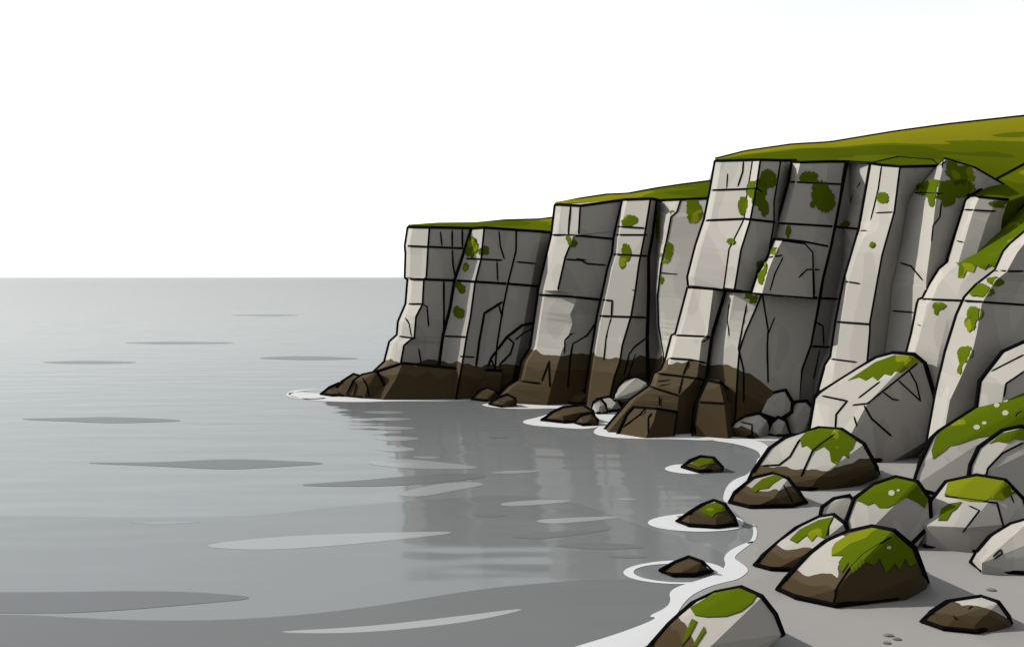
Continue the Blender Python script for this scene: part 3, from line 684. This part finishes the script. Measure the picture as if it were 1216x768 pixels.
for poly, mi in [
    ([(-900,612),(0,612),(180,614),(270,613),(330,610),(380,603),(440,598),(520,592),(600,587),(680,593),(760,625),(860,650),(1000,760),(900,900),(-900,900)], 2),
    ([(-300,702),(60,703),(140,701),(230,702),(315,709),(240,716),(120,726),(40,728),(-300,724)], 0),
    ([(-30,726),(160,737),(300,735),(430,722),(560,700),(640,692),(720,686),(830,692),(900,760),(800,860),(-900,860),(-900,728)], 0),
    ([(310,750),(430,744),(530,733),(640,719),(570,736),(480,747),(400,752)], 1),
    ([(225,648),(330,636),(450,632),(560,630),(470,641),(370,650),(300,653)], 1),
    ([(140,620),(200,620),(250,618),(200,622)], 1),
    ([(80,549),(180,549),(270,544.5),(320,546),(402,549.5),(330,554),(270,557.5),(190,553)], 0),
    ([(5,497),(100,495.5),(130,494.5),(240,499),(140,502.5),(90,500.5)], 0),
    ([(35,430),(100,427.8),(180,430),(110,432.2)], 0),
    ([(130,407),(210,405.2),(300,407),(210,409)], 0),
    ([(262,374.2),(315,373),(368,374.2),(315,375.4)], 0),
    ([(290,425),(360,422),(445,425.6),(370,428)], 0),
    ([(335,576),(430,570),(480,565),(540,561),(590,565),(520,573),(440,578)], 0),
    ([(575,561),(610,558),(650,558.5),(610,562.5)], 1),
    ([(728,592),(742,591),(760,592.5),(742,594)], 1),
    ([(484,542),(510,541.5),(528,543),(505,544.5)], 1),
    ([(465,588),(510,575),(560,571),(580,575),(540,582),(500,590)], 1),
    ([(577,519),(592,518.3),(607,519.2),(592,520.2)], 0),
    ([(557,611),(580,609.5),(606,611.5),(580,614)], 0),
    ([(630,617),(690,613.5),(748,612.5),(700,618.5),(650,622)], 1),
    ([(425,489),(455,487.5),(488,489.5),(455,491.5)], 1), ([(430,497),(460,495),(496,497.5),(460,500)], 1),  # pale teeth painted over the water to jag the cliff reflection's left edge
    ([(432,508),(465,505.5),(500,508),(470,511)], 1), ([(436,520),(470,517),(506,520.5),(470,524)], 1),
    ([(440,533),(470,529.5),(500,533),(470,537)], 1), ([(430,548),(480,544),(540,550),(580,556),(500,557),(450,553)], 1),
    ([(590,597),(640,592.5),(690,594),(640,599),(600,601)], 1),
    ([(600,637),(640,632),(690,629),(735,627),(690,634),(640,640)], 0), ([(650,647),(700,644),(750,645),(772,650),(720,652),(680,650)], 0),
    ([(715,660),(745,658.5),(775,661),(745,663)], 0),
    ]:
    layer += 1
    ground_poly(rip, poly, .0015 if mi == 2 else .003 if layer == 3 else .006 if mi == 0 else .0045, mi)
# material slots follow the order the patches were laid
tag(rip.build('ripples_and_painted_sheen', [RUF, PALE_SHEEN, DARK_BAND], up=True), kind='stuff')
m, nt, b = new_mat('sand', .9)
f = noise_tex(nt, .25, 2.0)
nt.links.new(ramp_const(nt, f, [(0, (.132, .130, .1265)), (.5, (.141, .1385, .1345))]), b.inputs['Base Color'])
SAND = m
SHORE = [(560,830),(640,800),(700,768),(742,752),(785,733),(799,718),(800,706),(822,696),(850,689),(876,683),(884,676),(876,668),(870,661),(882,651),(895,643),(897,632),(888,622),(878,612),(862,600),(864,586),(872,573),(888,562),(900,549),(905,538),(895,532),(870,526),(850,522),(842,517)]
sd = MB()
ground_poly(sd, SHORE + [(850,500),(960,470),(1400,440),(2600,440),(2600,900),(1500,1500),(300,1500)], .0065)
tag(sd.build('beach_sand', [SAND], up=True), kind='structure')
FOAM = flat('foam_white', (.29, .30, .31), .8)
fm = MB()
def band(left, right):
    ground_poly(fm, left + right[::-1], .0145)
# the line of foam along the beach
band([(560,815),(640,783),(680,768),(735,751.6),(783,733),(768,731.5),(790,722),(797,713),(794,703),(804,696),(824,690),(846,683),(857,677),(862,670),(859,662),(864,655),(874,649),(886,644)],
     [(600,830),(700,800),(770,768),(800,735),(815,710),(838,697),(860,691),(876,687.5),(887,680),(889,675),(880,668),(871,662),(878,655),(888,648),(897,641)])
band([(886,645),(893,640),(895,630),(893,622)],[(892,645),(898,640),(899.5,630),(896,622)])
band([(858,596),(860,583),(866,573),(876,567),(889,563),(897,552),(900,543)],[(872,597),(874,588),(884,578),(893,572),(900,566),(905,553),(906,543)])
band([(842,522.5),(870,526),(890,531),(903,537),(902,546)],[(842,515),(878,519),(905,524),(915,532),(907,546)])
# rings and collars round the standing rocks and the cliff feet
def ring(cx, cy, rx, ry, k=.8, a0=0, a1=360, dy=0):
    n = 48; out, inn = [], []
    for i in range(n + 1):
        a = math.radians(a0 + (a1 - a0) * i / n)
        w = 1 + .03 * math.sin(3 * a + cx)
        out.append((cx + rx * w * math.cos(a), cy + ry * w * math.sin(a)))
        kk = k + .06 * math.sin(2 * a + cy)
        inn.append((cx + rx * kk * math.cos(a), cy + dy + ry * kk * math.sin(a)))
    vs = [G(x, y, .010) for x, y in out + inn]; m_ = n + 1
    fm.add(vs, [[i, i + 1, m_ + i + 1, m_ + i] for i in range(n)], 0)
ring(803, 679, 61, 14, .80, 0, 360, 1)
ring(828, 620, 57, 11, .78)
ground_poly(fm, [(772,620),(790,611),(806,612),(806,622),(850,628),(880,622),(882,627),(850,631),(800,630)], .0125)
ground_poly(fm, [(787,556),(800,551),(818,551),(830,556),(850,561),(820,563),(796,560)], .010)
ground_poly(fm, [(617,500),(640,495),(655,490),(700,485),(735,489),(742,495),(722,500),(712,507),(690,509.5),(660,507),(630,505)], .010)
ground_poly(fm, [(568,480),(590,478),(620,479),(680,479),(730,476),(775,478),(760,486),(720,485),(660,484.5),(620,485.5),(585,484)], .010)
ring(372, 468, 33, 6, .82, 60, 360)
ground_poly(fm, [(340,467),(352,465),(375,467),(420,468),(500,469),(578,469),(590,473),(560,475.5),(520,476),(470,476),(420,477.5),(370,475.5),(350,471)], .010)
ground_poly(fm, [(702,514),(712,505),(735,492),(780,500),(850,505),(905,508),(960,512),(960,520),(905,524),(870,520),(842,523),(800,521),(760,521),(720,519)], .012)
tag(fm.build('foam', [FOAM], up=True), kind='stuff')

# ================================================================== LIGHT, SKY, CAMERA
EL, AZ = math.radians(35), math.radians(15)        # sun from the left, a touch beyond the square-on line
sdir = Vector((-math.cos(EL) * math.cos(AZ), math.cos(EL) * math.sin(AZ), math.sin(EL)))
L = bpy.data.lights.new('sun', 'SUN'); L.energy = 4.7; L.angle = math.radians(.5); L.color = (1, .955, .88)
lo = bpy.data.objects.new('sun', L); col.objects.link(lo)
lo.rotation_euler = (-sdir).to_track_quat('-Z', 'Y').to_euler(); lo.location = (-30, 10, 40)
w = bpy.data.worlds.new('World'); sc.world = w; w.use_nodes = True
nt = w.node_tree; bg = nt.nodes['Background']
sky = nt.nodes.new('ShaderNodeTexSky'); sky.sky_type = 'NISHITA'; sky.sun_disc = False
sky.sun_elevation = EL; sky.sun_rotation = math.atan2(sdir.x, sdir.y)
sky.air_density = 2.0; sky.dust_density = 0.3; sky.ozone_density = 1.0
hs = nt.nodes.new('ShaderNodeHueSaturation'); hs.inputs['Saturation'].default_value = .10   # thin white overcast
nt.links.new(sky.outputs[0], hs.inputs['Color']); nt.links.new(hs.outputs[0], bg.inputs['Color'])
bg.inputs['Strength'].default_value = .118
cam = bpy.data.cameras.new('camera'); co = bpy.data.objects.new('camera', cam); col.objects.link(co)
co.location = EYE; co.rotation_euler = (math.radians(90), 0, 0)
cam.sensor_width = 36; cam.lens = 36 * F / 1216; cam.shift_y = -(384 - HY) / 1216
cam.clip_start = .1; cam.clip_end = 60000
sc.camera = co
vs_ = sc.view_settings; sc.display_settings.display_device = 'sRGB'
vs_.view_transform = 'Standard'; vs_.look = 'None'; vs_.exposure = 0.9; vs_.gamma = 1.0; vs_.use_curve_mapping = False
sc.cycles.use_denoising = True
sc.cycles.max_bounces = 6; sc.cycles.diffuse_bounces = 1; sc.cycles.glossy_bounces = 3
